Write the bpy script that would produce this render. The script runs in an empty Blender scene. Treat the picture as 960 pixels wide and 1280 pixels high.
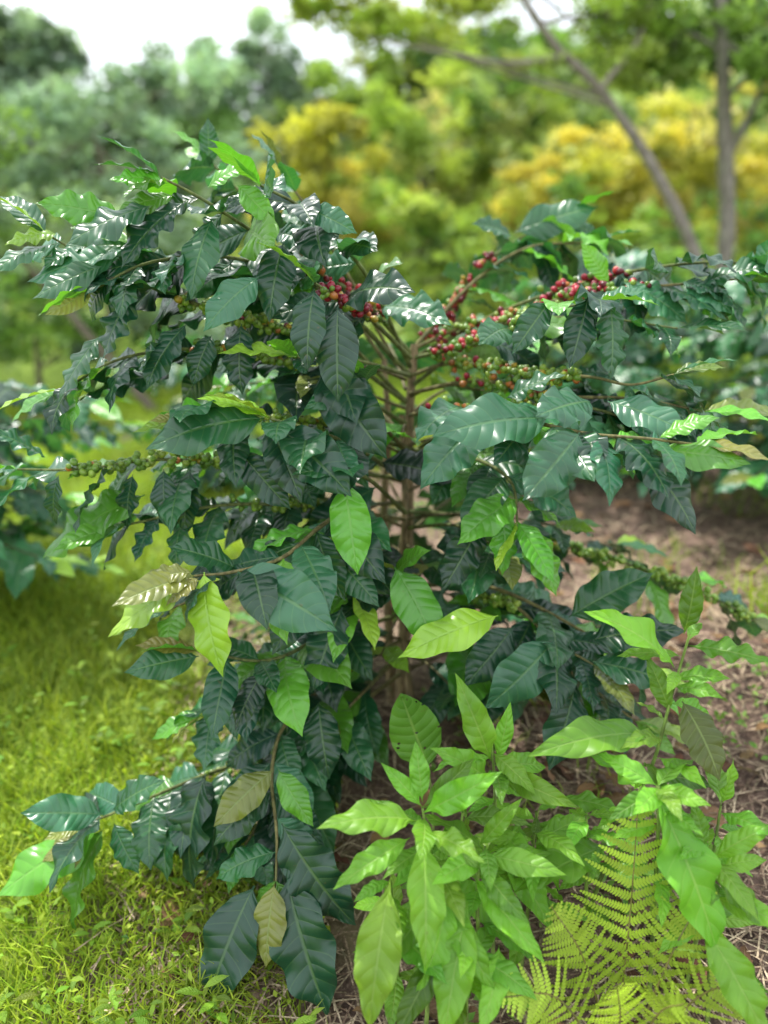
import bpy, math, random
import numpy as np
from mathutils import Vector
random.seed(7); R=np.random.RandomState(11)
SC=bpy.context.scene
def nrm(a):
    a=np.asarray(a,float); return a/(np.linalg.norm(a,axis=-1,keepdims=True)+1e-9)

# ------------------------------------------------------------ terrain height
def H(x,y):
    x=np.asarray(x,float); y=np.asarray(y,float)
    z=np.where(y<1.9,(np.maximum(y,-6)-1.9)*0.3,(np.minimum(y,8)-1.9)*0.05)
    z=z+np.where(x>0,0.10*np.minimum(x,12),0.06*np.maximum(x,-12))
    sl=0.225+0.0055*np.clip(x,-14,20)
    z=z+np.clip(y-8,0,38)*sl
    z=z+0.03*np.sin(x*2.1+1)*np.sin(y*1.7)+0.015*np.sin(x*6.3+y*4.1)+0.01*np.sin(x*13-y*11)
    return z

# ------------------------------------------------------------ mesh assembly
class Buf:
    def __init__(s): s.V=[];s.F=[];s.C=[];s.U=[];s.n=0
    def add(s,V,F,C,U=None):
        V=np.asarray(V,float).reshape(-1,3); F=np.asarray(F,int)
        s.V.append(V); s.F.append(F+s.n)
        C=np.asarray(C,float)
        if C.ndim==1: C=np.tile(C,(len(V),1))
        s.C.append(C[:,:3]); s.U.append(np.zeros((len(V),3)) if U is None else U); s.n+=len(V)
    def build(s,name,mat,parent=None,smooth=True):
        V=np.concatenate(s.V); C=np.concatenate(s.C); U=np.concatenate(s.U)
        me=bpy.data.meshes.new(name)
        me.vertices.add(len(V)); me.vertices.foreach_set("co",V.astype(np.float32).ravel())
        tot=[];idx=[]
        for F in s.F:
            tot.append(np.full(len(F),F.shape[1])); idx.append(F.ravel())
        tot=np.concatenate(tot); idx=np.concatenate(idx)
        me.loops.add(len(idx)); me.loops.foreach_set("vertex_index",idx.astype(np.int32))
        me.polygons.add(len(tot))
        st=np.concatenate([[0],np.cumsum(tot)[:-1]])
        me.polygons.foreach_set("loop_start",st.astype(np.int32))
        if smooth: me.polygons.foreach_set("use_smooth",np.ones(len(tot),bool))
        a=me.attributes.new("Col",'FLOAT_COLOR','POINT')
        a.data.foreach_set("color",np.concatenate([C,np.ones((len(C),1))],1).astype(np.float32).ravel())
        a=me.attributes.new("st",'FLOAT_VECTOR','POINT')
        a.data.foreach_set("vector",U.astype(np.float32).ravel())
        me.update(calc_edges=True); me.validate()
        me.materials.append(mat)
        ob=bpy.data.objects.new(name,me); SC.collection.objects.link(ob)
        if parent: ob.parent=parent
        return ob
def empty(name):
    e=bpy.data.objects.new(name,None); SC.collection.objects.link(e); return e

# ------------------------------------------------------------ materials
class NT:
    def __init__(s,name):
        s.m=bpy.data.materials.new(name); s.m.use_nodes=True; s.t=s.m.node_tree; s.t.nodes.clear()
        s.out=s.n('ShaderNodeOutputMaterial')
    def n(s,t,**k):
        q=s.t.nodes.new(t)
        for a,b in k.items(): setattr(q,a,b)
        return q
    def l(s,a,b): s.t.links.new(a,b)
    def set(s,sock,v):
        if hasattr(v,'is_linked') or hasattr(v,'links'): s.l(v,sock)
        else: sock.default_value=v
    def M(s,op,a,b=0.0,c=None,clamp=False):
        q=s.n('ShaderNodeMath',operation=op); q.use_clamp=clamp
        s.set(q.inputs[0],a); s.set(q.inputs[1],b)
        if c is not None: s.set(q.inputs[2],c)
        return q.outputs[0]
    def mix(s,f,a,b,mode='MIX'):
        q=s.n('ShaderNodeMix',data_type='RGBA',blend_type=mode)
        s.set(q.inputs[0],f); s.set(q.inputs[6],a); s.set(q.inputs[7],b); return q.outputs[2]
    def ramp(s,f,lo,hi):
        q=s.n('ShaderNodeMapRange',interpolation_type='SMOOTHSTEP'); s.set(q.inputs[0],f)
        q.inputs[1].default_value=lo; q.inputs[2].default_value=hi; return q.outputs[0]
    def noise(s,scale,detail=3,vec=None,rough=.55):
        q=s.n('ShaderNodeTexNoise'); q.inputs['Scale'].default_value=scale; q.inputs['Detail'].default_value=detail
        q.inputs['Roughness'].default_value=rough
        if vec is None: vec=s.n('ShaderNodeTexCoord').outputs['Object']
        s.l(vec,q.inputs['Vector']); return q.outputs[0]
def leaf_mat(name,nv=10.,k=.9,rough=.33,trans=.25,vein=.35,bump=.35,veincol=(.25,.42,.12,1),spec=.5,tr_gain=(1.8,1.7,.6,1),spots=.3):
    t=NT(name); col=t.n('ShaderNodeAttribute',attribute_name='Col').outputs['Color']
    sp=t.n('ShaderNodeSeparateXYZ'); t.l(t.n('ShaderNodeAttribute',attribute_name='st').outputs['Vector'],sp.inputs[0])
    s_,t_,r_=sp.outputs
    a=t.M('ABSOLUTE',s_)
    mid=t.M('SUBTRACT',1.0,t.ramp(a,.02,.085))
    ph=t.M('MULTIPLY',t.M('SUBTRACT',t_,t.M('MULTIPLY',t.M('POWER',a,1.25),k/nv*1.3)),nv)
    w=t.M('ABSOLUTE',t.M('SINE',t.M('MULTIPLY',ph,math.pi)))
    lat=t.M('SUBTRACT',1.0,t.ramp(w,.03,.22))
    vm=t.M('MAXIMUM',mid,t.M('MULTIPLY',lat,.45))
    c1=t.mix(t.M('MULTIPLY',vm,vein),col,veincol)
    nz=t.noise(9,3); c2=t.mix(t.ramp(nz,.25,.75),t.mix(1,c1,(.72,.78,.8,1),'MULTIPLY'),t.mix(1,c1,(1.25,1.2,1.1,1),'MULTIPLY'))
    blot=t.M('MULTIPLY',t.ramp(t.noise(70,2),.70,.78),spots)
    c3=t.mix(blot,c2,(.16,.09,.03,1))
    geo=t.n('ShaderNodeNewGeometry')
    c4=t.mix(t.M('MULTIPLY',geo.outputs['Backfacing'],.45),c3,t.mix(1,t.mix(.5,c3,(.2,.32,.14,1)),(1.2,1.2,1.2,1),'MULTIPLY'))
    hgt=t.M('MULTIPLY',w,t.M('SUBTRACT',1.0,mid))
    b=t.n('ShaderNodeBump'); b.inputs['Strength'].default_value=bump; b.inputs['Distance'].default_value=.0026
    t.l(hgt,b.inputs['Height'])
    p=t.n('ShaderNodeBsdfPrincipled'); t.l(c4,p.inputs['Base Color']); t.l(b.outputs[0],p.inputs['Normal'])
    t.set(p.inputs['Roughness'],t.M('ADD',t.M('MULTIPLY',nz,.2),rough-.1)); p.inputs['Specular IOR Level'].default_value=spec
    tr=t.n('ShaderNodeBsdfTranslucent'); t.l(t.mix(1,c3,tr_gain,'MULTIPLY'),tr.inputs[0])
    mx=t.n('ShaderNodeMixShader'); mx.inputs[0].default_value=trans
    t.l(p.outputs[0],mx.inputs[1]); t.l(tr.outputs[0],mx.inputs[2]); t.l(mx.outputs[0],t.out.inputs[0])
    return t.m
def far_mat(name,trans=.3,rough=.55):
    t=NT(name); col=t.n('ShaderNodeAttribute',attribute_name='Col').outputs['Color']
    p=t.n('ShaderNodeBsdfPrincipled'); t.l(col,p.inputs['Base Color']); p.inputs['Roughness'].default_value=rough
    p.inputs['Specular IOR Level'].default_value=.35
    tr=t.n('ShaderNodeBsdfTranslucent'); t.l(t.mix(1,col,(1.4,1.4,.75,1),'MULTIPLY'),tr.inputs[0])
    mx=t.n('ShaderNodeMixShader'); mx.inputs[0].default_value=trans
    t.l(p.outputs[0],mx.inputs[1]); t.l(tr.outputs[0],mx.inputs[2]); t.l(mx.outputs[0],t.out.inputs[0]); return t.m
def bark_mat(name,scale=40,bump=.6):
    t=NT(name); col=t.n('ShaderNodeAttribute',attribute_name='Col').outputs['Color']
    mp=t.n('ShaderNodeMapping'); mp.inputs['Scale'].default_value=(1,1,.3); t.l(t.n('ShaderNodeTexCoord').outputs['Object'],mp.inputs[0])
    nz=t.noise(scale,4,mp.outputs[0]); n2=t.noise(scale*.25,2)
    c=t.mix(t.ramp(nz,.3,.7),t.mix(1,col,(.5,.48,.45,1),'MULTIPLY'),t.mix(1,col,(1.3,1.3,1.3,1),'MULTIPLY'))
    c=t.mix(t.M('MULTIPLY',t.ramp(n2,.5,.7),.4),c,(.14,.17,.08,1))
    b=t.n('ShaderNodeBump'); b.inputs['Strength'].default_value=bump; b.inputs['Distance'].default_value=.004; t.l(nz,b.inputs['Height'])
    p=t.n('ShaderNodeBsdfPrincipled'); t.l(c,p.inputs['Base Color']); t.l(b.outputs[0],p.inputs['Normal']); p.inputs['Roughness'].default_value=.85
    t.l(p.outputs[0],t.out.inputs[0]); return t.m
def berry_mat():
    t=NT("berry_skin"); col=t.n('ShaderNodeAttribute',attribute_name='Col').outputs['Color']
    c=t.mix(t.M('MULTIPLY',t.ramp(t.noise(90,2),.4,.7),.35),col,t.mix(1,col,(1.7,1.3,.8,1),'MULTIPLY'))
    p=t.n('ShaderNodeBsdfPrincipled'); t.l(c,p.inputs['Base Color']); p.inputs['Roughness'].default_value=.3
    t.l(p.outputs[0],t.out.inputs[0]); return t.m
def ground_mat():
    t=NT("ground_soil_and_moss"); tc=t.n('ShaderNodeTexCoord').outputs['Object']
    sp=t.n('ShaderNodeSeparateXYZ'); t.l(tc,sp.inputs[0])
    n1=t.noise(1.3,5); n2=t.noise(22,6); n3=t.noise(120,4)
    soil=t.mix(t.ramp(n2,.3,.7),(.06,.036,.026,1),(.24,.155,.115,1))
    soil=t.mix(t.M('MULTIPLY',t.ramp(n3,.5,.7),.6),soil,(.36,.27,.19,1))
    grass=t.mix(t.ramp(n2,.3,.7),(.13,.21,.02,1),(.30,.42,.05,1))
    f=t.M('ADD',t.M('MULTIPLY',sp.outputs[0],-1.1),t.M('MULTIPLY',t.M('SUBTRACT',n1,.5),3.0))
    f=t.ramp(f,.15,.9)
    far=t.ramp(sp.outputs[1],4.5,7.0)
    f=t.M('MAXIMUM',f,far)
    c=t.mix(f,soil,grass)
    b=t.n('ShaderNodeBump'); b.inputs['Strength'].default_value=.8; b.inputs['Distance'].default_value=.02; t.l(t.M('ADD',n2,t.M('MULTIPLY',n3,.4)),b.inputs['Height'])
    p=t.n('ShaderNodeBsdfPrincipled'); t.l(c,p.inputs['Base Color']); t.l(b.outputs[0],p.inputs['Normal']); p.inputs['Roughness'].default_value=.95
    t.l(p.outputs[0],t.out.inputs[0]); return t.m
M_COF=leaf_mat("coffee_leaf",nv=10,rough=.33,trans=.22,bump=.5,vein=.22,spec=.7)
M_WEED=leaf_mat("weed_leaf",nv=9,rough=.42,trans=.3,bump=.55,vein=.25,veincol=(.45,.6,.2,1),spec=.45,spots=.3)
M_FAR=far_mat("far_foliage"); M_GR=far_mat("grass_blade",.3,.6); M_BARK=bark_mat("bark"); M_TWIG=bark_mat("coffee_bark",90,.5)
M_STRAW=bark_mat("dry_straw",200,.2); M_BER=berry_mat(); M_GND=ground_mat()

# ------------------------------------------------------------ generators
PROF={'coffee':([0,.04,.08,.16,.28,.42,.56,.70,.80,.88,.94,1],[.03,.035,.25,.62,.90,1,.98,.83,.60,.32,.12,.0]),
      'lance':([0,.05,.10,.2,.32,.45,.6,.75,.87,.95,1],[.03,.04,.16,.55,.88,1,.9,.62,.32,.12,0]),
      'round':([0,.06,.12,.25,.4,.55,.7,.85,.95,1],[.04,.05,.45,.85,1,.97,.8,.5,.2,0])}
def leaf(buf,base,d,up,L,W,col,kind='coffee',bend=.7,fold=.25,wave=.06,twist=0.,n=22,m=8,holes=0):
    d=nrm(d); up=nrm(np.asarray(up)-np.dot(up,d)*d); side=np.cross(d,up)
    t=np.linspace(0,1,n+1); a=bend*(.5-t)
    dx=np.cos(a); dz=np.sin(a)
    X=np.concatenate([[0],np.cumsum((dx[1:]+dx[:-1])/2)])/n*L
    Z=np.concatenate([[0],np.cumsum((dz[1:]+dz[:-1])/2)])/n*L
    w=np.interp(t,*PROF[kind])*W/2
    s=np.linspace(-1,1,m+1)
    tw=twist*(t-.3)
    ct,st=np.cos(tw)[:,None],np.sin(tw)[:,None]
    ph=R.rand()*6; ph2=R.rand()*6; kf=2.2+R.rand()*2.2
    A=np.abs(s)[None,:]
    lat=s[None,:]*w[:,None]*np.cos(fold*A)
    hh=A*w[:,None]*np.sin(fold) - A**2*w[:,None]*.22 + wave*W*A**2*np.where(s[None,:]>0,np.sin(2*np.pi*kf*t[:,None]+ph),np.sin(2*np.pi*kf*t[:,None]+ph2))*np.sin(np.pi*t)[:,None]
    l2=lat*ct-hh*st; h2=lat*st+hh*ct
    N0=-np.sin(a); N1=np.cos(a)
    P=(np.asarray(base)[None,None,:]+(X[:,None]+N0[:,None]*h2)[...,None]*d+(Z[:,None]+N1[:,None]*h2)[...,None]*up+l2[...,None]*side)
    i=np.arange(n)[:,None]*(m+1)+np.arange(m)[None,:]
    F=np.stack([i,i+1,i+m+2,i+m+1],-1).reshape(-1,4)
    if holes: F=F[R.rand(len(F))>holes]
    U=np.stack([np.broadcast_to(s[None,:],(n+1,m+1)),np.broadcast_to(t[:,None],(n+1,m+1)),np.full((n+1,m+1),R.rand())],-1).reshape(-1,3)
    buf.add(P.reshape(-1,3),F,col,U)
def cr(pts,k=6):
    P=np.asarray(pts,float); P=np.vstack([2*P[0]-P[1],P,2*P[-1]-P[-2]]); o=[]
    for i in range(1,len(P)-2):
        for j in range(k):
            t=j/k; o.append(.5*((2*P[i])+(-P[i-1]+P[i+1])*t+(2*P[i-1]-5*P[i]+4*P[i+1]-P[i+2])*t*t+(-P[i-1]+3*P[i]-3*P[i+1]+P[i+2])*t**3))
    o.append(P[-2]); return np.array(o)
def tube(buf,pts,r0,r1,col,k=6,sides=7,knot=0.):
    C=cr(pts,k) if len(pts)>2 else np.linspace(pts[0],pts[1],5); n=len(C)
    T=nrm(np.gradient(C,axis=0)); ref=np.array([0.3,.9,.1]) if abs(T[0][2])>.8 else np.array([0,0,1.])
    A=nrm(np.cross(T,ref)); B=np.cross(T,A); th=np.linspace(0,2*np.pi,sides,endpoint=False)
    rr=np.linspace(r0,r1,n)*(1+knot*R.randn(n))
    V=C[:,None,:]+rr[:,None,None]*(np.cos(th)[None,:,None]*A[:,None,:]+np.sin(th)[None,:,None]*B[:,None,:])
    i=np.arange(n-1)[:,None]*sides; j=np.arange(sides)[None,:]; j2=(j+1)%sides
    F=np.stack([i+j,i+j2,i+sides+j2,i+sides+j],-1).reshape(-1,4)
    buf.add(V.reshape(-1,3),F,col); return C
def cloud(buf,C,L,W,col,upb=.5,drop=.0):
    n=len(C); d=nrm(R.randn(n,3)*[1,1,.6]-[0,0,drop]); u=nrm(R.randn(n,3)+[0,0,upb*2]); s=nrm(np.cross(d,u)); u=np.cross(s,d)
    L=np.broadcast_to(L,(n,))[:,None]; W=np.broadcast_to(W,(n,))[:,None]
    V=np.stack([C-d*L/2,C+s*W/2+u*W*.12,C+d*L/2-u*L*.1,C-s*W/2+u*W*.12],1).reshape(-1,3)
    i=np.arange(n)*4; F=np.concatenate([np.stack([i,i+1,i+2],1),np.stack([i,i+2,i+3],1)])
    buf.add(V,F,np.repeat(col,4,0))
def blobpts(c,r,n,shell=.5):
    d=nrm(R.randn(n,3)); q=(shell+(1-shell)*R.rand(n))[:,None]**.7
    return np.asarray(c)+d*q*np.asarray(r)
_sp=None
def sph(buf,c,r,col,ax):
    global _sp
    if _sp is None:
        V=[];F=[];a,b=7,10
        for i in range(a+1):
            for j in range(b): V.append((math.sin(math.pi*i/a)*math.cos(2*math.pi*j/b),math.sin(math.pi*i/a)*math.sin(2*math.pi*j/b),math.cos(math.pi*i/a)))
        for i in range(a):
            for j in range(b): F.append((i*b+j,i*b+b+j,i*b+b+(j+1)%b,i*b+(j+1)%b))
        _sp=(np.array(V),np.array(F))
    V,F=_sp; ax=nrm(ax); s=nrm(np.cross(ax,[.3,.5,.8])); q=np.cross(ax,s)
    W=V[:,0:1]*s+V[:,1:2]*q+V[:,2:3]*ax*1.18
    cc=np.tile(col,(len(V),1)); cc[V[:,2]>.93]*=.35
    buf.add(np.asarray(c)+W*r,F,cc)

# ------------------------------------------------------------ coffee shrub
COL={'D':(.012,.066,.032),'M':(.024,.120,.042),'G':(.045,.17,.085),'B':(.11,.34,.03),'Y':(.26,.45,.035),'Z':(.20,.22,.045)}
def jit(c,a=.18): return np.clip(np.array(c)*(1+R.randn(3)*a*.35+R.randn()*a),.004,1)
BR={
'S1':(4,190,0, 5,190,19, 6,190,51, 6,188,76, 7,187,93),
'S2':(2,192,0, 1,193,27, 0,195,51, 1,197,71, 0,198,89),
'S3':(7,188,1, 4,186,33, 5,185,54, 4,185,77),
'B1':(6,187,91,-5,175,103,-16,165,109,-25,158,115,-33,152,120,-39,150,123),
'B2':(0,195,89,-11,195,104,-22,192,116,-30,190,124,-38,190,132),
'B3':(5,185,80,-13,170,94,-28,160,99,-42,155,104,-55,155,110,-62,155,114),
'B4':(6,185,69,-10,165,77,-24,150,81,-34,142,81),
'B5':(4,185,62,-14,170,67,-29,160,70,-44,155,72,-58,150,71,-70,150,71),
'B6':(5,185,52,-7,160,60,-12,145,61,-18,135,58,-26,130,57,-32,128,57),
'B7':(5,185,42,-5,160,52,-6,150,46),
'B8':(5,180,55,-3,155,68,-7,140,72),
'B9':(4,185,34,-10,160,35,-22,145,34,-35,140,38),
'B10':(4,185,21,-11,165,20,-20,150,18,-22,140,13,-20,130,6,-20,127,-2),
'B11':(2,185,15,-18,160,9,-39,150,5,-50,142,4,-59,140,1),
'B12':(4,185,17,-5,160,19,-10,150,18),
'B13':(6,186,86,-12,170,104,-28,160,110,-42,152,109,-52,148,104),
'B14':(5,185,75,-14,168,88,-32,158,93,-48,152,92,-60,150,86),
'B15':(3,190,88,-8,186,108,-16,184,121,-22,184,129),
'B16':(4,185,42,-12,165,47,-28,152,48,-42,146,44),
'B17':(4,185,56,-14,166,60,-32,154,63,-50,150,60),
'B18':(6,186,88,-4,168,108,-14,158,118,-22,152,122),
'B19':(4,185,28,-12,165,30,-26,152,28,-36,145,22),
'B20':(4,185,12,-12,165,8,-22,150,2,-28,140,-4),
'B21':(5,186,80,-10,172,96,-22,164,103,-36,160,108,-46,158,112),
'R1':(7,187,92,18,185,97,30,180,100,41,175,104,52,170,105,65,168,106,75,166,107),
'R2':(7,190,92,17,200,102,24,205,111,34,210,118,44,210,122),
'R3':(6,185,86,14,180,89,23,170,89,32,162,88,40,155,88,46,150,87,53,148,89),
'R4':(6,185,77,13,165,81,21,150,82,28,140,81,35,135,80,43,130,80,51,130,79),
'R5':(6,185,69,17,165,71,24,150,69,25,145,62),
'R6':(6,185,54,24,190,51,42,185,46,56,180,43,70,175,39,83,170,33),
'R7':(6,185,42,18,175,38,27,160,40,34,150,36,41,145,33),
'R8':(5,185,30,3,160,44,2,150,50),
'R9':(7,187,90,20,170,94,31,160,100,40,155,102),
'R10':(6,185,21,15,175,15,23,165,22,30,160,22),
'R11':(7,186,84,24,178,97,42,168,99,58,162,97),
'R12':(6,185,68,22,168,80,40,156,82,56,150,76),
'R13':(6,185,82,20,172,86,34,160,84,48,154,84,60,150,82),
'R14':(6,185,28,24,168,27,40,156,25,52,150,18),
'R15':(6,185,35,22,166,42,38,154,38,50,148,31),
'R16':(6,185,50,16,168,55,24,155,53),
'R17':(7,190,92,20,196,106,34,200,115,50,198,116),
'R18':(7,188,90,28,184,101,50,176,108,68,170,110,80,166,108),
'C1':(6,185,90,-3,165,99,-9,150,103,-12,145,105),
'C2':(6,185,86,-6,160,91,-16,150,92),
'C3':(5,185,69,-2,160,80,-4,150,87),
'C4':(5,185,62,-5,155,74,-12,145,79,-20,140,82)}
BR={k:np.array(v,float).reshape(-1,3)/100 for k,v in BR.items()}
LV="""-35 150 119 -44 145 109 D;-45 150 104 -50 147 93 D;-12 143 104 -13 140 92 D;-8 143 101 -8 140 87 D
-26 150 98 -26 148 87 D;-32 152 96 -35 150 88 D;30 150 102 24 147 94 M;37 150 103 34 147 92 D
41 150 102 41 147 90 M;32 130 81 23 122 73 G;35 130 80 35 122 72 G;41 130 78 49 125 67 D
19 145 82 8 140 71 G;29 140 82 11 135 80 G;22 145 85 30 140 89 M;36 140 85 26 130 84 G
39 140 85 49 132 81 G;-21 140 82 -38 135 78 M;-20 140 81 -15 135 70 D;-18 140 80 -7 133 71 D
-26 142 76 -18 140 67 D;-48 150 70 -49 148 61 D;-42 150 71 -41 148 61 D;-37 150 71 -38 148 60 D
-62 145 74 -68 140 79 G;-60 145 71 -61 145 64 D;-7 140 71 -5 136 57 B;2 145 53 9 138 41 B
-30 127 58 -27 122 44 Y;-32 127 58 -39 125 57 Z;-32 127 57 -43 122 50 Y;-31 127 57 -35 123 54 Z
-25 130 57 -10 122 51 G;-26 135 56 -35 130 61 M;-9 142 56 -2 138 49 M;-12 138 51 -19 133 42 D
-8 145 45 -13 140 32 D;22 145 65 22 142 54 B;26 145 62 31 140 51 B;19 150 61 12 145 50 D
33 145 38 21 140 28 G;37 142 31 32 136 18 D;37 150 41 51 150 49 M;40 145 38 55 142 41 D
26 150 39 17 145 30 D;40 142 35 53 140 32 M;-21 135 16 -30 130 9 Z;-20 135 16 -14 130 9 B
-35 140 12 -37 135 -7 D;-18 127 -1 -11 118 -19 D;-24 127 -3 -31 120 -20 D;-20 125 -1 -21 120 -12 Z
-19 130 8 -7 125 -7 D;-56 140 0 -60 133 -16 B;-57 140 0 -73 134 -9 B;-56 140 3 -68 136 6 G
-54 140 4 -44 138 11 M;-54 140 1 -49 136 -6 M;-59 138 0 -66 136 -4 Z;-60 138 0 -61 136 -6 Z
-60 155 114 -66 150 112 Y;-55 155 112 -60 150 108 M;-38 150 122 -45 147 122 B;-37 150 120 -45 147 117 B
-32 155 122 -25 155 125 B;-38 188 131 -38 188 136 M;-23 160 118 -20 165 125 G;-21 160 115 -13 155 112 G
32 205 119 49 205 124 M;31 205 118 22 200 120 M;42 210 121 52 210 119 M;46 170 106 42 170 111 B
49 170 106 59 165 99 G;60 168 106 67 162 102 G;65 168 106 74 162 108 M;73 166 107 76 164 114 G
45 130 78 56 125 77 B;45 130 80 52 128 83 B;21 138 46 5 133 41 Y;-29 160 109 -36 155 103 M
-37 160 108 -46 155 109 M;-44 160 88 -57 155 84 D;-46 150 66 -64 150 55 B;-12 150 90 -1 145 76 D
-23 140 34 -27 135 26 D;-35 140 37 -46 136 36 M;-13 145 25 -11 140 13 D;36 160 60 28 160 67 D
-30 148 116 -33 144 104 M;-40 147 118 -52 143 112 G;-18 150 112 -20 146 100 D;-50 148 108 -60 145 103 M
-22 146 106 -30 142 98 G;-52 150 96 -58 146 86 M;-14 150 118 -6 147 114 G;-36 150 98 -42 146 88 D
-46 150 116 -58 147 118 B;-26 152 122 -20 150 116 B;-48 152 110 -62 150 106 G;36 200 116 40 198 106 D"""
CUR={}; FR=[]
FRUIT=[('B1',.2,.5,(.65,.12),12),('C1',.5,.95,(.55,.15),9),('B3',.38,.68,(.03,.12),13),('B3',.16,.3,(.4,.1),7),
('B5',.40,.88,(.0,.04),15),('R1',.08,.72,(.5,.12),12),('R2',.1,.65,(.6,.12),13),('R3',.2,.7,(.04,.18),14),
('R6',.36,1,(0,.03),16),('R7',.38,.64,(0,.02),14),('R9',.15,.75,(.25,.15),9),('R4',.2,.45,(.05,.25),9),('B4',.5,.8,(0,.05),8),('B11',.5,.7,(.0,.05),6),
('B14',.4,.7,(0,.1),10),('R12',.3,.6,(0,.1),8),('R13',.25,.6,(.1,.2),9),('R11',.15,.5,(.4,.15),9),('B17',.4,.7,(0,0),9),('R18',.4,.62,(.5,.1),8)]
def arc(C):
    seg=np.linalg.norm(np.diff(C,axis=0),axis=1); return np.concatenate([[0],np.cumsum(seg)])
def at(C,cs,s): return np.array([np.interp(s,cs,C[:,k]) for k in range(3)])
for k,P in BR.items():
    if k[0]!='S': CUR[k]=cr(P,6)
for k,t0,t1,mx_,per in FRUIT:
    C=CUR[k]; cs=arc(C)
    for s in np.arange(t0,t1,.03/cs[-1]): FR.append(at(C,cs,s*cs[-1]))
FR=np.array(FR)
def prune(p,d,L):
    """keep the fruiting wood and the stems fairly open"""
    for q in (p+d*L*.35,p+d*L*.7):
        dd=FR-q
        hit=(np.abs(dd[:,0])<.035)&(np.abs(dd[:,2])<.024)&(dd[:,1]>-.02)&(dd[:,1]<.12)
        if hit.any() and R.rand()<.85: return True
        if -.02<q[0]<.11 and q[1]<1.87 and q[1]>1.35 and q[2]<.95 and R.rand()<.66: return True
    return False
def pairleaves(buf,C,t0,spacing,Lr,rng,col_f,tipyoung=True,ax=np.array([.05,1.88]),pr=False):
    cs=arc(C); tot=cs[-1]
    s=tot*t0+rng.rand()*spacing
    while s<tot+.001:
        f=s/tot; p=at(C,cs,s); q=at(C,cs,max(s-.02,0)); T=nrm(p-q)
        side=nrm(np.cross(T,[0,0,1]))
        out=nrm(np.array([p[0]-ax[0],p[1]-ax[1],0.]))
        hi=min(1,max(0,(p[2]-.8)/.25))
        for sg in (-1,1):
            if rng.rand()<.06: continue
            drp=.12+.1*hi+rng.rand()*1.05*(1-.35*f)
            d=nrm(side*sg*(.8+.3*rng.rand())+T*(.35+.6*f*rng.rand())-np.array([0,0,drp])+rng.randn(3)*.2)
            up=np.array([0,0,1.-.3*hi])+out*(.3+.5*drp)+np.array([0,-.4*hi,0])+rng.randn(3)*.25
            L=Lr*(.72+.5*rng.rand())*(1-.25*max(0,f-.7)/.3)
            if pr and prune(p,d,L): continue
            leaf(buf,p,d,up,L,L*(.40+.10*rng.rand()),col_f(f,p),'coffee',bend=.4+rng.rand()*.8,fold=.05+.35*rng.rand(),wave=.07+.10*rng.rand(),twist=rng.randn()*.4)
        s+=spacing*(.8+.4*rng.rand())
    if tipyoung:
        T=nrm(C[-1]-C[-3]); side=nrm(np.cross(T,[0,0,1]))
        for sg in (-1,1):
            L=Lr*(.5+.4*rng.rand())
            leaf(buf,C[-1],nrm(T+side*sg*.45+rng.randn(3)*.15),np.array([0,-.2,1.])+rng.randn(3)*.3,L,L*.38,jit(COL[rng.choice(list('BBYMZ'))]),'coffee',bend=.5,fold=.4,wave=.08,n=16,m=6)
def colf(f,p):
    r=R.rand()
    return jit(COL['D' if r<.40 else 'M' if r<.68 else 'G' if r<.84 else 'B'],.22)
CP=empty("coffee_plant"); BL=Buf(); BS=Buf(); BB=Buf()
for i,(k,r0,r1) in enumerate((('S1',.018,.009),('S2',.014,.007),('S3',.012,.006))):
    P=BR[k].copy(); P=np.vstack([[P[0][0]+.005,P[0][1],float(H(P[0][0],P[0][1]))-.05],P])
    tube(BS,P,r0,r1,(.32,.24,.14),8,9,.05)
for k,P in BR.items():
    if k[0]=='S': continue
    tube(BS,P,.0055,.0022,(.18,.16,.06) if R.rand()<.5 else (.14,.17,.05),6,6,.05)
    pairleaves(BL,CUR[k],.32 if len(P)>4 else .28,.056,.172,R,colf,pr=True)
for row in LV.replace('\n',';').split(';'):
    q=row.split(); a=np.array(q[:3],float)/100; b=np.array(q[3:6],float)/100; ty=q[6]
    d=b-a; L=np.linalg.norm(d); dn=d/L
    out=nrm([a[0]-.05,-.7,0]); hi=min(1,max(0,(a[2]-.8)/.25)); up=np.array([0,0,.8-.3*hi])+np.array([0,-.42-.25*hi,0])+out*(.2+.7*max(0,-dn[2]))+R.randn(3)*.14
    bend=.35+.5*R.rand(); L*=1.18
    L=max(L,.10 if ty!='Z' else .075); wr={'D':.46,'M':.45,'G':.47,'B':.43,'Y':.38,'Z':.42}[ty]
    leaf(BL,a,dn,up,L,L*wr*(.95+.12*R.rand()),jit(COL[ty],.12),'coffee',bend=bend,fold=.08+.3*R.rand(),wave=.08+.08*R.rand(),twist=R.randn()*.3,n=30,m=10)
for i in range(34):
    z=.10+.76*((i+.5)/34); th=i*2.39996+.3; ln=(.52-.18*abs(z-.5))*(.7+.5*R.rand())
    if math.sin(th)<-.3: ln*=.6
    a=np.array([.05,1.88,z]); dv=np.array([math.cos(th),math.sin(th),0.]); rise=.12+.25*R.rand()
    P=[a+dv*ln*t+np.array([0,0,rise*ln*(t*1.8-1.3*t*t)]) for t in (0,.3,.6,1)]
    C=tube(BS,P,.0045,.002,(.15,.13,.06),5,6); pairleaves(BL,C,.35,.058,.165,R,colf,pr=True)
RED=[(.36,.015,.035),(.24,.01,.03),(.42,.03,.04),(.13,.01,.02)]; GRN=[(.15,.27,.035),(.22,.34,.05),(.11,.22,.03)]; ORG=[(.42,.30,.04),(.42,.15,.04)]
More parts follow.
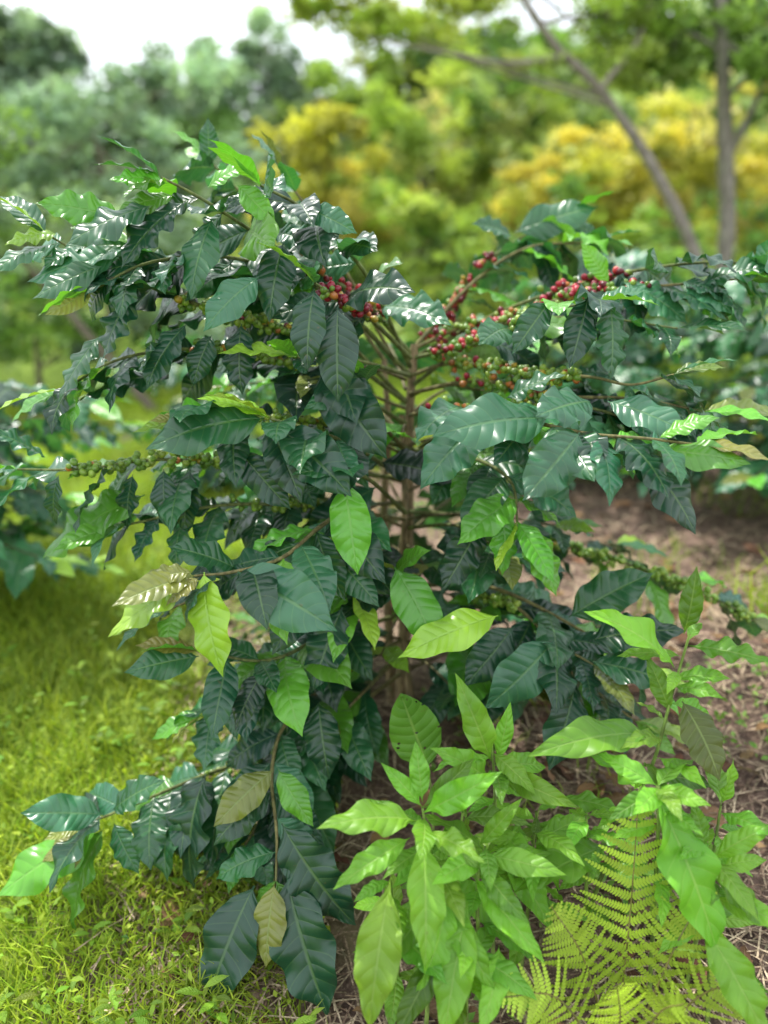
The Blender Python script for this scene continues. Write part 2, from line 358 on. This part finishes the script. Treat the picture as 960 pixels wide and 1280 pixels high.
for key,t0,t1,mixr,per in FRUIT:
    C=CUR[key]; cs=arc(C); tot=cs[-1]; s=t0*tot
    while s<t1*tot:
        p=at(C,cs,s)
        for j in range(int(per*(.4+1.0*R.rand()))):
            d=nrm(R.randn(3)*[1,1,.8]+[0,-.35,.1]); r=.0070*(.72+.42*R.rand()); x=R.rand()
            pal=RED if x<mixr[0] else ORG if x<mixr[0]+mixr[1] else GRN
            c=p+d*(.009+.008*R.rand())+R.randn(3)*[.005,.005,.002]
            sph(BB,c,r,jit(pal[R.randint(len(pal))],.12),d)
            tube(BS,[p,c],.0012,.0012,(.12,.16,.05),2,4)
        s+=.030*(.75+.6*R.rand())
BS.build("stems",M_TWIG,CP); BL.build("leaves",M_COF,CP); BB.build("berries",M_BER,CP)

def bush(x,y,ht,nb,ln0,seed):
    rg=np.random.RandomState(seed); e=empty("coffee_plant"); L=Buf(); S=Buf(); z0=float(H(x,y))
    tube(S,[(x,y,z0-.05),(x+.02,y,z0+ht*.5),(x,y+.02,z0+ht)],.016,.006,(.2,.15,.09))
    for i in range(nb):
        z=z0+.08+(ht-.1)*(i+.5)/nb; th=i*2.39996+seed; ln=ln0*(.7+.5*rg.rand())
        dv=np.array([math.cos(th),math.sin(th),0.]); a=np.array([x,y,z]); rise=.1+.35*rg.rand()
        P=[a+dv*ln*t+np.array([0,0,rise*ln*(t*1.8-1.5*t*t)]) for t in (0,.3,.6,1)]
        C=tube(S,P,.005,.002,(.15,.13,.06),4,5); pairleaves(L,C,.2,.07,.19,rg,lambda f,p:jit(np.array(COL['D' if R.rand()<.4 else 'M' if R.rand()<.7 else 'G'])*1.3),ax=np.array([x,y]))
    S.build("stems",M_TWIG,e); L.build("leaves",M_COF,e)
bush(1.62,3.0,.85,30,.58,3); bush(1.0,3.9,.92,28,.6,5); bush(-1.5,2.5,.78,30,.55,8); bush(2.4,4.2,.9,22,.6,9); bush(-.9,4.3,.8,18,.5,12)

# ------------------------------------------------------------ light green weeds
WB_=Buf(); WS=Buf(); WP=empty("broadleaf_weed")
ST=[(7,112,-25, 8,110,9, 6,110,25),(20,122,-22, 19,120,17, 18,120,30),(34,124,-20, 40,120,12, 45,120,26, 48,122,38, 50,122,49),
    (54,108,-20, 52,108,8, 51,110,19),(17,112,-22, 15,110,10, 16,110,18),(46,114,-16, 43,110,25, 42,110,28),(30,127,-18,28,126,5,27,125,14),(52,114,-15,54,114,10,55,115,22),
    (11,118,-22,12,117,8,13,116,20),(3,108,-22,2,107,2,1,107,14),(14,104,-26,13,104,-5,13,104,6),(24,118,-20,25,117,5,25,116,16),(36,120,-18,35,119,8,34,118,18)]
for s in ST: tube(WS,np.array(s,float).reshape(-1,3)/100,.0042,.002,(.20,.30,.06),6,6)
WV="""6 110 25 0 112 31;6 110 25 14 115 30;6 110 24 17 108 32;5 108 24 -9 102 27;4 110 23 -4 110 26;6 108 22 6 98 8
4 108 21 -7 102 17;1 105 16 -2 96 -1;10 105 14 5 98 3;15 108 16 21 100 13;15 110 18 21 110 26;14 108 14 23 98 8
6 110 26 5 113 34;7 108 22 14 100 23;18 120 27 12 120 42;19 120 27 21 122 36;19 120 25 30 112 24;18 120 23 8 115 32
45 120 32 24 112 33;49 122 49 50 122 60;50 122 47 60 115 47;48 122 43 33 120 53;48 122 41 56 120 42;48 122 35 44 124 44
44 120 22 34 116 30;39 120 11 22 110 10;42 110 28 50 102 7;49 105 9 56 95 -3;55 115 22 56 115 30;51 108 15 59 102 9
51 108 17 60 108 23;50 108 19 48 110 26;53 105 1 58 100 0;13 105 12 9 95 -2;30 125 11 34 120 4;24 125 13 22 120 4
32 130 13 43 125 13;9 102 7 2 95 -2;18 105 4 14 95 -2;8 106 12 16 99 2;8 108 10 0 101 4;20 118 12 27 110 3;20 118 16 12 112 12"""
WC=(.17,.38,.035)
for row in WV.replace('\n',';').split(';'):
    q=np.array(row.split(),float)/100; a,b=q[:3],q[3:]; d=b-a; L=max(np.linalg.norm(d)*1.1,.07); dn=nrm(d)
    up=np.array([0,-.55,.75])+R.randn(3)*.22+np.array([0,-.4,0])*max(0,-dn[2])
    leaf(WB_,a,dn,up,L,L*(.30+.07*R.rand()),jit(WC,.18),'lance',bend=.4+.6*R.rand(),fold=.25+.3*R.rand(),wave=.12+.09*R.rand(),twist=R.randn()*.4,n=30,m=8)
for si,s in enumerate(ST):
    C=cr(np.array(s,float).reshape(-1,3)/100,8)
    for j in range(5,len(C),1 if si not in (2,) else 2):
        th=j*2.4+si; L=.06+.075*R.rand()
        d=nrm(np.array([math.cos(th),math.sin(th)-.25,.25-.7*R.rand()]))
        leaf(WB_,C[j],d,np.array([0,-.4,1])+R.randn(3)*.25,L,L*(.30+.08*R.rand()),jit(WC,.22),'lance',bend=.5+.5*R.rand(),fold=.2+.3*R.rand(),wave=.12,twist=R.randn()*.3,n=20,m=6)
leaf(WB_,np.array([.085,1.35,.16]),[-.35,.05,1],[.1,-1,.2],.165,.10,jit((.11,.26,.03),.05),'round',bend=-.3,fold=.2,wave=.04,n=44,m=18,holes=.02)
leaf(WB_,np.array([.49,1.20,.38]),[.35,-.5,-.8],[.3,-.8,.5],.135,.075,(.10,.13,.03),'coffee',bend=.5,fold=.2,wave=.06,n=30,m=8)
tube(WS,[(.10,1.36,-.15),(.095,1.36,.05),(.085,1.35,.16)],.003,.002,(.18,.25,.06))
WS.build("stems",M_TWIG,WP); WB_.build("leaves",M_WEED,WP)

# ------------------------------------------------------------ fern
FB=Buf(); FS=Buf(); FP=empty("fern")
def frond(root,tip,col,K=16,arch=.05,wd=.30):
    root=np.array(root,float); tip=np.array(tip,float); mid=(root+tip)/2+np.array([0,-.01,arch]); C=cr([root,mid,tip],14); n=len(C)
    tube(FS,C[::4],.0022,.0008,(.22,.20,.05),4,5)
    Lf=np.linalg.norm(tip-root)
    idx=(.26+.73*np.linspace(0,1,K)**.9)*(n-1)
    for q,i in enumerate(idx):
        i0=int(i); p=C[i0]+(C[min(i0+1,n-1)]-C[i0])*(i-i0); T=nrm(C[min(i0+1,n-1)]-C[max(i0-1,0)])
        up=nrm(np.array([0,-.75,.7])-T*np.dot(T,[0,-.75,.7])); sd=np.cross(T,up); f=q/(K-1)
        Lp=Lf*wd*(1-f)**.8*(.8+.2*min(1,f*6))+.005
        for sg in (-1,1):
            dp=nrm(sd*sg+T*.42+up*(.05+R.randn()*.10)+R.randn(3)*.04); m=max(3,int(Lp/.0050)); tt=(np.arange(m)+.6)/m
            cen=p+dp*Lp*tt[:,None]-up*(tt[:,None]**2)*Lp*.14
            g=(Lp/m)*.46; gap=Lf*.73/K*.42; pl=(gap*(1-tt)**.55*min(1,Lp/.03)*(.85+.3*R.rand(m))+.0010)[:,None]; pn=nrm(np.cross(dp,up))
            e=p+dp*Lp*1.03-up*Lp*.14; FB.add(np.array([p-pn*.0014,p+pn*.0014,e]),np.array([[0,1,2]]),col*.8)
            cc=col*(1+R.randn()*.12)
            for s2 in (-1,1):
                dd=nrm(pn*s2+dp*.30)
                V=np.stack([cen-dp*g,cen+dd*pl*.7-dp*g*.9,cen+dd*pl+dp*g*.2,cen+dd*pl*.6+dp*g*.95,cen+dp*g],1).reshape(-1,3)
                k=np.arange(m)*5; FB.add(V,np.stack([k,k+1,k+2,k+3,k+4],1),np.clip(cc,0,1))
gz=lambda x,y: float(H(x,y))+.01
for rx,ry,tx,ty_,tz,arch,wd in ((.38,1.06,.40,1.11,.27,.02,.27),(.37,1.05,.255,1.04,.12,.05,.27),(.36,1.03,.17,.98,.01,.08,.28),(.40,1.05,.50,1.05,.15,.05,.27),
        (.40,1.03,.57,.99,.01,.08,.27),(.36,1.01,.24,.92,-.11,.07,.29),(.39,1.00,.46,.91,-.10,.07,.29),(.37,1.02,.335,.95,.06,.04,.26),(.38,1.02,.43,.94,.04,.06,.26)):
    frond((rx,ry,gz(rx,ry)),(tx,ty_,tz),np.array((.40,.56,.06))*(.75+.45*R.rand()),arch=arch,wd=wd)
FS.build("rachises",M_TWIG,FP); FB.build("fronds",M_GR,FP,smooth=False)

# ------------------------------------------------------------ ground
gx=np.concatenate([np.linspace(-160,-8,24)[:-1],np.linspace(-8,-3,30)[:-1],np.linspace(-3,3,170),np.linspace(3,8,30)[1:],np.linspace(8,160,24)[1:]])
gy=np.concatenate([np.linspace(-40,-1,12)[:-1],np.linspace(-1,5,170),np.linspace(5,12,50)[1:],np.linspace(12,60,50)[1:],np.linspace(60,260,14)[1:]])
X,Y=np.meshgrid(gx,gy); Z=H(X,Y)
near=(np.abs(X)<3.2)&(Y<5.2)
Z=Z+near*(R.rand(*Z.shape)-.5)*.012
G=Buf(); nx=len(gx); i=np.arange(len(gy)-1)[:,None]*nx+np.arange(nx-1)[None,:]
G.add(np.stack([X,Y,Z],-1).reshape(-1,3),np.stack([i,i+1,i+nx+1,i+nx],-1).reshape(-1,4),(.1,.1,.1))
G.build("ground",M_GND)
def blades(buf,x,y,L,W,col):
    n=len(x); z=H(x,y); d=nrm(np.stack([R.randn(n)*.6,R.randn(n)*.6,np.ones(n)],1)); h=R.rand(n)*6.28; s=np.stack([np.cos(h),np.sin(h),0*h],1)
    b=np.stack([x,y,z-.005],1); lean=nrm(R.randn(n,3)*[1,1,.1]); L=L[:,None]; W=np.broadcast_to(W,(n,))[:,None]
    m=b+d*L*.55; t=b+d*L*.9+lean*L*.35
    V=np.stack([b-s*W/2,b+s*W/2,m+s*W*.4,m-s*W*.4,t],1).reshape(-1,3); k=np.arange(n)*5
    buf.add(V,np.stack([k,k+1,k+2,k+3],1),np.repeat(col,5,0)); buf.F.append(np.stack([k+3,k+2,k+4],1)+buf.n-len(V))
def gcol(n,a,b,j=.12):
    t=R.rand(n,1); return np.clip((np.array(a)*(1-t)+np.array(b)*t)*(1+R.randn(n,1)*j),.005,1)
GB=Buf(); n=66000
u=R.rand(n); y=.9+7.5*u**1.6; x=-(.05+R.rand(n)*(y*.62+.3))
keep=(R.rand(n)<np.clip((-x-.02*y-.10+.25*np.sin(x*5+y*3))*2.4,0,1)); x,y=x[keep],y[keep]
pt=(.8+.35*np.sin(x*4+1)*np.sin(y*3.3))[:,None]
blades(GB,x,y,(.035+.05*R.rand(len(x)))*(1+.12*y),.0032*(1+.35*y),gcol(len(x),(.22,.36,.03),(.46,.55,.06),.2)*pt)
n=9000; y=4.2+5*R.rand(n); x=(R.rand(n)-.1)*y*.65; blades(GB,x,y,.12+.15*R.rand(n),.014,gcol(n,(.18,.30,.03),(.38,.46,.05)))
n=5000; x=.2+2.6*R.rand(n); y=1.2+3.4*R.rand(n); k=np.sin(x*5)*np.sin(y*4+1)>.25; x,y=x[k],y[k]; blades(GB,x,y,.05+.10*R.rand(len(x)),.0045,gcol(len(x),(.18,.32,.03),(.34,.46,.05)))
n=260; x=1.22+R.randn(n)*.07; y=2.15+R.randn(n)*.07; blades(GB,x,y,.14+.14*R.rand(n),.007,gcol(n,(.25,.40,.04),(.4,.5,.06)))
GB.build("grass",M_GR)
GC=Buf(); n=30000
y=1.0+6*R.rand(n)**1.5; x=-(R.rand(n)*(y*.62+.35)); k=(np.sin(x*3.1+y)+np.sin(y*4.3-x*2)+R.randn(n)*.7>.3)&(x<-.1); x,y=x[k],y[k]
C=np.stack([x,y,H(x,y)+.005+.045*R.rand(len(x))],1); cloud(GC,C,.015*(1+.3*y)*(.6+.7*R.rand(len(x))),.007*(1+.3*y),gcol(len(x),(.18,.32,.03),(.42,.52,.05),.2),1.2)
n=2500; x=.1+1.0*R.rand(n); y=1.0+1.2*R.rand(n); k=np.sin(x*9)*np.sin(y*8)>.3; x,y=x[k],y[k]
C=np.stack([x,y,H(x,y)+.01+.05*R.rand(len(x))],1); cloud(GC,C,.022,.012,gcol(len(x),(.10,.24,.03),(.2,.36,.05)),1.2)
GC.build("ground_cover",M_FAR)
SD=Buf()
for i in range(110):
    y=1.1+2.4*R.rand()**1.2; x=-.12-R.rand()*(y*.5); z=float(H(x,y)); h=.03+.06*R.rand()
    for j in range(6):
        th=j*2.4+R.rand(); L=.02+.032*R.rand(); leaf(SD,[x,y,z+h*(j+1)/6],[math.cos(th),math.sin(th),.3],[0,-.1,1],L,L*.36,jit((.22,.38,.04),.25),'lance',bend=.7,fold=.3,n=8,m=4)
SD.build("seedlings",M_WEED)
SB=Buf(); n=15000
y=.85+5.2*R.rand(n)**1.5; x=-.55+R.rand(n)*(y*.7+1.0); z=H(x,y)+.004+.02*R.rand(n)**2
th=R.rand(n)*6.28; d=nrm(np.stack([np.cos(th),np.sin(th),R.randn(n)*.12],1)); L=(.03+.10*R.rand(n))[:,None]*(1+.1*y[:,None]); w=np.stack([-np.sin(th),np.cos(th),0*th],1)*(.0011*(1+.45*y))[:,None]
c=np.stack([x,y,z],1); V=np.stack([c-d*L/2-w,c-d*L/2+w,c+[0,0,.006]+w,c+[0,0,.006]-w,c+d*L/2+w,c+d*L/2-w],1).reshape(-1,3); k=np.arange(n)*6
SB.add(V,np.concatenate([np.stack([k,k+1,k+2,k+3],1),np.stack([k+3,k+2,k+4,k+5],1)]),np.repeat(gcol(n,(.20,.12,.08),(.58,.46,.31)),6,0))
SB.build("straw_mulch",M_STRAW,smooth=False)
DL=Buf()
for i in range(520):
    y=.95+3.5*R.rand()**1.3; x=-.5+R.rand()*(y*.7+.8); L=.04+.07*R.rand()
    leaf(DL,[x,y,float(H(x,y))+.012+.01*R.rand()],[R.randn(),R.randn(),.1],[R.randn()*.3,R.randn()*.3,1],L,L*.42,jit([(.22,.12,.06),(.30,.19,.10),(.12,.06,.035)][R.randint(3)]),'coffee',bend=-.8+1.8*R.rand(),fold=.6*R.rand(),wave=.12,n=10,m=4)
DL.build("dead_leaves",leaf_mat("dead_leaf",rough=.75,trans=.08,veincol=(.35,.25,.15,1),spec=.2))
TW=Buf()
for i in range(60):
    y=1.0+1.8*R.rand(); x=-.4+1.6*R.rand(); th=R.rand()*6.28; l=.06+.14*R.rand(); z=float(H(x,y))+.012
    tube(TW,[(x,y,z),(x+math.cos(th)*l*.5,y+math.sin(th)*l*.5,z+.015*R.rand()),(x+math.cos(th+.2)*l,y+math.sin(th+.2)*l,z)],.0025,.001,(.25,.18,.11),3,5)
TW.build("fallen_twigs",M_TWIG)

# ------------------------------------------------------------ trees and shrubs behind
def tree(name,trunk,r0,blobs,nleaf,size,cols,tc=(.16,.13,.10),extra=()):
    e=empty(name); T=Buf(); F=Buf(); P=np.array(trunk,float); P[0][2]=float(H(P[0][0],P[0][1]))-.1
    C=tube(T,P,r0,r0*.35,tc,8,9,.06)
    for b in extra: tube(T,b,r0*.45,r0*.12,tc,6,7,.05)
    for b in blobs:
        c=np.array(b[:3]); r=np.array(b[3:6]); j=int(len(C)*(.45+.5*R.rand())); p=C[min(j,len(C)-1)]
        tube(T,[p,(p+c)/2+R.randn(3)*.12*r,c],r0*.3,r0*.07,tc,5,6)
        base=np.array(cols[R.randint(len(cols))])
        K=15; sub=c+R.randn(K,3)*r*.62; w=R.rand(K)+.2; w/=w.sum()
        for s_,w_ in zip(sub,w):
            tube(T,[c,(c+s_)/2+R.randn(3)*.05,s_],r0*.1,r0*.03,tc,3,4)
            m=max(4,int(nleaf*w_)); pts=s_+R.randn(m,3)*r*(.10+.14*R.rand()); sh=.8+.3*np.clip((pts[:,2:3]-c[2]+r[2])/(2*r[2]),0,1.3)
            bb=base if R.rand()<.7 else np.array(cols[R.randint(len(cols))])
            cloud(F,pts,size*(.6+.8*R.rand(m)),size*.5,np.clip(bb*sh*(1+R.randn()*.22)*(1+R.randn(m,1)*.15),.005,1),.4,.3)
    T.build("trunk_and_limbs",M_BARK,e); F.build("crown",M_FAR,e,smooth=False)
GR1=[(.17,.31,.07),(.22,.37,.08),(.13,.25,.06)]; BLU_HAZE=[(.26,.38,.26),(.21,.32,.21),(.31,.42,.29)]; YG=[(.34,.46,.08),(.29,.42,.08),(.40,.48,.10)]; GOLD=[(.50,.50,.09),(.44,.47,.09),(.56,.50,.11)]  # the bluish palette has aerial haze painted into the leaf colour
tree("tree",[(-6.6,15.5,0),(-6.7,15.5,3),(-6.9,15.6,5.4)],.13,[(-7,15.5,5.2,1.2,1,.7),(-5.9,15.4,4.4,1,1,.7),(-7.8,15.6,4.0,1.1,1,.8),(-6.6,15.3,3.2,1.3,1,.7),(-8.8,15.6,4.8,1,1,.7),(-6.3,15.4,5.7,.6,.6,.35)],2600,.2,BLU_HAZE)
tree("tree",[(-4.3,16,0),(-4.2,16,2.8),(-4.3,16,5)],.12,[(-4.4,16,4.7,1.0,1,.6),(-3.5,15.8,4.2,.9,.9,.7),(-5.2,16.1,4.0,1.1,1,.7),(-4.3,15.7,3.2,1.3,1,.7),(-3.2,15.8,3.2,1,1,.6)],2600,.19,BLU_HAZE+[(.2,.34,.1)])
tree("tree",[(-2.4,17,0),(-2.3,17,3),(-2.2,17,6)],.11,[(-2.3,17,5.7,.6,.8,.6),(-1.6,17,4.8,.9,.9,.6),(-2.9,17,4.6,.8,.9,.6),(-1.9,17,3.8,1.1,.9,.6)],2200,.18,BLU_HAZE)
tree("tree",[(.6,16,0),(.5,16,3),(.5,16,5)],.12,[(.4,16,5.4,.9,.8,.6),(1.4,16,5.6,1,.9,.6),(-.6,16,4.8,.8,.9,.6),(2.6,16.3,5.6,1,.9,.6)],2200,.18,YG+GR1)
tree("tree",[(-3.4,10,0),(-3.2,10,1.9),(-3.4,10,3.2)],.08,[(-3.5,10,2.9,.9,.8,.5),(-4.6,10,2.6,.8,.8,.5),(-2.6,10,2.4,.8,.8,.5),(-5.4,10,2.2,.7,.8,.5)],2200,.12,GR1[:2]+BLU_HAZE)
tree("tree",[(-1.9,7,0),(-2.6,7,.9),(-3.4,7,1.9)],.05,[(-3.3,7,2.0,.6,.6,.5),(-2.7,7.3,1.6,.5,.5,.4)],1400,.09,GR1+BLU_HAZE)
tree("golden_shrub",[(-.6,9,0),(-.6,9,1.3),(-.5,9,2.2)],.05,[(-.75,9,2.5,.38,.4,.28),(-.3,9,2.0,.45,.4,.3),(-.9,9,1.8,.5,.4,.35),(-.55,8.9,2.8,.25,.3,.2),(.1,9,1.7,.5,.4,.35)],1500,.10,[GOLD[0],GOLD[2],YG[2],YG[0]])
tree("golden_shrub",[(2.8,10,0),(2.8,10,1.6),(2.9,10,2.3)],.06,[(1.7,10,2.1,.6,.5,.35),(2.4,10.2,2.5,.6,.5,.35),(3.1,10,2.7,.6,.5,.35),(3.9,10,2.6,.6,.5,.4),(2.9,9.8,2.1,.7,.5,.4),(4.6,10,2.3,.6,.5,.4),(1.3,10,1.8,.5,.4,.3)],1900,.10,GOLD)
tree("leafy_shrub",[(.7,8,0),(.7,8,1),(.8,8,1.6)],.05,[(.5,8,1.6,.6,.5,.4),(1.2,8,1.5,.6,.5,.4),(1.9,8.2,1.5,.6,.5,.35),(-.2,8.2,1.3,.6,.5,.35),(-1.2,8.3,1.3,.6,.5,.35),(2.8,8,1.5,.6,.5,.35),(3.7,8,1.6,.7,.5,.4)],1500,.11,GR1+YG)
tree("leafy_shrub",[(-3.2,7.5,0),(-3.2,7.5,.5),(-3.2,7.5,.9)],.04,[(-3.6,7.4,.9,.7,.5,.35),(-2.6,7.6,.9,.7,.5,.35),(-1.8,7.6,.95,.6,.5,.35),(-4.5,7.5,.95,.7,.5,.35)],1500,.10,GR1+BLU_HAZE)
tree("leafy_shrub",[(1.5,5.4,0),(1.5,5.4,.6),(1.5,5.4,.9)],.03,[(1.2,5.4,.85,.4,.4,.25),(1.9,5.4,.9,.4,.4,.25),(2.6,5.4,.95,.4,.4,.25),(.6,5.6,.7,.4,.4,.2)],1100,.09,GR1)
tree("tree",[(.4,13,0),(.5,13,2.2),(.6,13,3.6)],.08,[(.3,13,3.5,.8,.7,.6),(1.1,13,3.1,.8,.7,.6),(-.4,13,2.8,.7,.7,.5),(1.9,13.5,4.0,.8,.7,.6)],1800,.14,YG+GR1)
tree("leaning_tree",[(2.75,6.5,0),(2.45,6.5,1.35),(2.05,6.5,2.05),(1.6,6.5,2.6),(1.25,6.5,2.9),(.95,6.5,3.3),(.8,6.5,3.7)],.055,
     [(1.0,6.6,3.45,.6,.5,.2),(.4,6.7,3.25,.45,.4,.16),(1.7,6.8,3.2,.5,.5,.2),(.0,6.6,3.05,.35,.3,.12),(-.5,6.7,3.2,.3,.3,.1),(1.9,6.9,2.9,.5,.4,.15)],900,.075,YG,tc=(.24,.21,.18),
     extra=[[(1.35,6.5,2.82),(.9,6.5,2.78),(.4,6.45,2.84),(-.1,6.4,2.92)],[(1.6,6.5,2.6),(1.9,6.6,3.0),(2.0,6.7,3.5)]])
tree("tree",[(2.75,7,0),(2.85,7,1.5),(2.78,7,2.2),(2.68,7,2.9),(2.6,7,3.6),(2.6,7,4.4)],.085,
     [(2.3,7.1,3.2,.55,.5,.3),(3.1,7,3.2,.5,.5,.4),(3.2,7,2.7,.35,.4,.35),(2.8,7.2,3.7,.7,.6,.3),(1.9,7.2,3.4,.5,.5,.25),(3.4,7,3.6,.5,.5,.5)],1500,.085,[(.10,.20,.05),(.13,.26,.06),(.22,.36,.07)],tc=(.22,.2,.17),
     extra=[[(2.78,7,2.2),(3.0,7,2.7),(3.15,7,3.3)]])
HF=Buf()
for i in range(330):
    y=13+34*R.rand()**.9; x=(R.rand()*2-1)*(y*.62+3); r=(.9+.9*R.rand())*(1+y*.012); c=np.array([x,y,float(H(x,y))+r*.6])
    m=280; pal=(YG+YG+GR1+[(.40,.46,.10)]) if x>-.06*y else (BLU_HAZE+BLU_HAZE+GR1+YG)
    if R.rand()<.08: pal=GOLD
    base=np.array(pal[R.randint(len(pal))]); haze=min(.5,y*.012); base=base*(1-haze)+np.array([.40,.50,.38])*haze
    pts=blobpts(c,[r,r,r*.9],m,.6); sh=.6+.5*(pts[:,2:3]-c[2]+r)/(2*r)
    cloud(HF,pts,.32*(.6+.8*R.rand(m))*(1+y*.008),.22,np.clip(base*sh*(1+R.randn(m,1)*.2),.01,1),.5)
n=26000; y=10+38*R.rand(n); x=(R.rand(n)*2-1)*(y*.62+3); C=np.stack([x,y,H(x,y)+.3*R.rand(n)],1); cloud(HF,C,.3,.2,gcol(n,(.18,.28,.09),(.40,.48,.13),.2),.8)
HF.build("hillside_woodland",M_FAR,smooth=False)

# ------------------------------------------------------------ light, sky, camera
EL=math.radians(62); AZ=math.radians(-42)
w=bpy.data.worlds.new("World"); SC.world=w; w.use_nodes=True; t=w.node_tree; t.nodes.clear()
o=t.nodes.new('ShaderNodeOutputWorld'); bg=t.nodes.new('ShaderNodeBackground'); sky=t.nodes.new('ShaderNodeTexSky'); sky.sky_type='NISHITA'; sky.sun_disc=False
sky.sun_elevation=EL; sky.sun_rotation=AZ; sky.air_density=1; sky.dust_density=2.5
tc=t.nodes.new('ShaderNodeTexCoord'); nz=t.nodes.new('ShaderNodeTexNoise'); nz.inputs['Scale'].default_value=2.2; nz.inputs['Detail'].default_value=5
t.links.new(tc.outputs['Generated'],nz.inputs['Vector']); mr=t.nodes.new('ShaderNodeMapRange'); mr.inputs[1].default_value=.3; mr.inputs[2].default_value=.55; mr.inputs[3].default_value=.4; mr.inputs[4].default_value=.96
t.links.new(nz.outputs[0],mr.inputs[0]); mx=t.nodes.new('ShaderNodeMix'); mx.data_type='RGBA'; mx.inputs[7].default_value=(13.2,13.8,14.6,1)
t.links.new(mr.outputs[0],mx.inputs[0]); t.links.new(sky.outputs[0],mx.inputs[6]); t.links.new(mx.outputs[2],bg.inputs[0]); bg.inputs[1].default_value=.15
t.links.new(bg.outputs[0],o.inputs[0])
sl=bpy.data.lights.new("sun",'SUN'); sl.energy=5; sl.angle=math.radians(.8); sl.color=(1,.96,.89)
so=bpy.data.objects.new("sun",sl); SC.collection.objects.link(so)
sd=Vector((math.sin(AZ)*math.cos(EL),math.cos(AZ)*math.cos(EL),math.sin(EL))); so.rotation_euler=sd.to_track_quat('Z','Y').to_euler(); so.location=(0,0,20)
cd=bpy.data.cameras.new("camera"); cd.sensor_fit='VERTICAL'; cd.sensor_height=36; cd.lens=28.1; cd.clip_start=.05; cd.clip_end=600
cd.dof.use_dof=True; cd.dof.focus_distance=1.38; cd.dof.aperture_fstop=1.3
co=bpy.data.objects.new("camera",cd); SC.collection.objects.link(co); co.location=(0,0,1); co.rotation_euler=(math.radians(76),0,0); SC.camera=co
SC.view_settings.view_transform='Standard'; SC.view_settings.look='None'; SC.view_settings.exposure=0
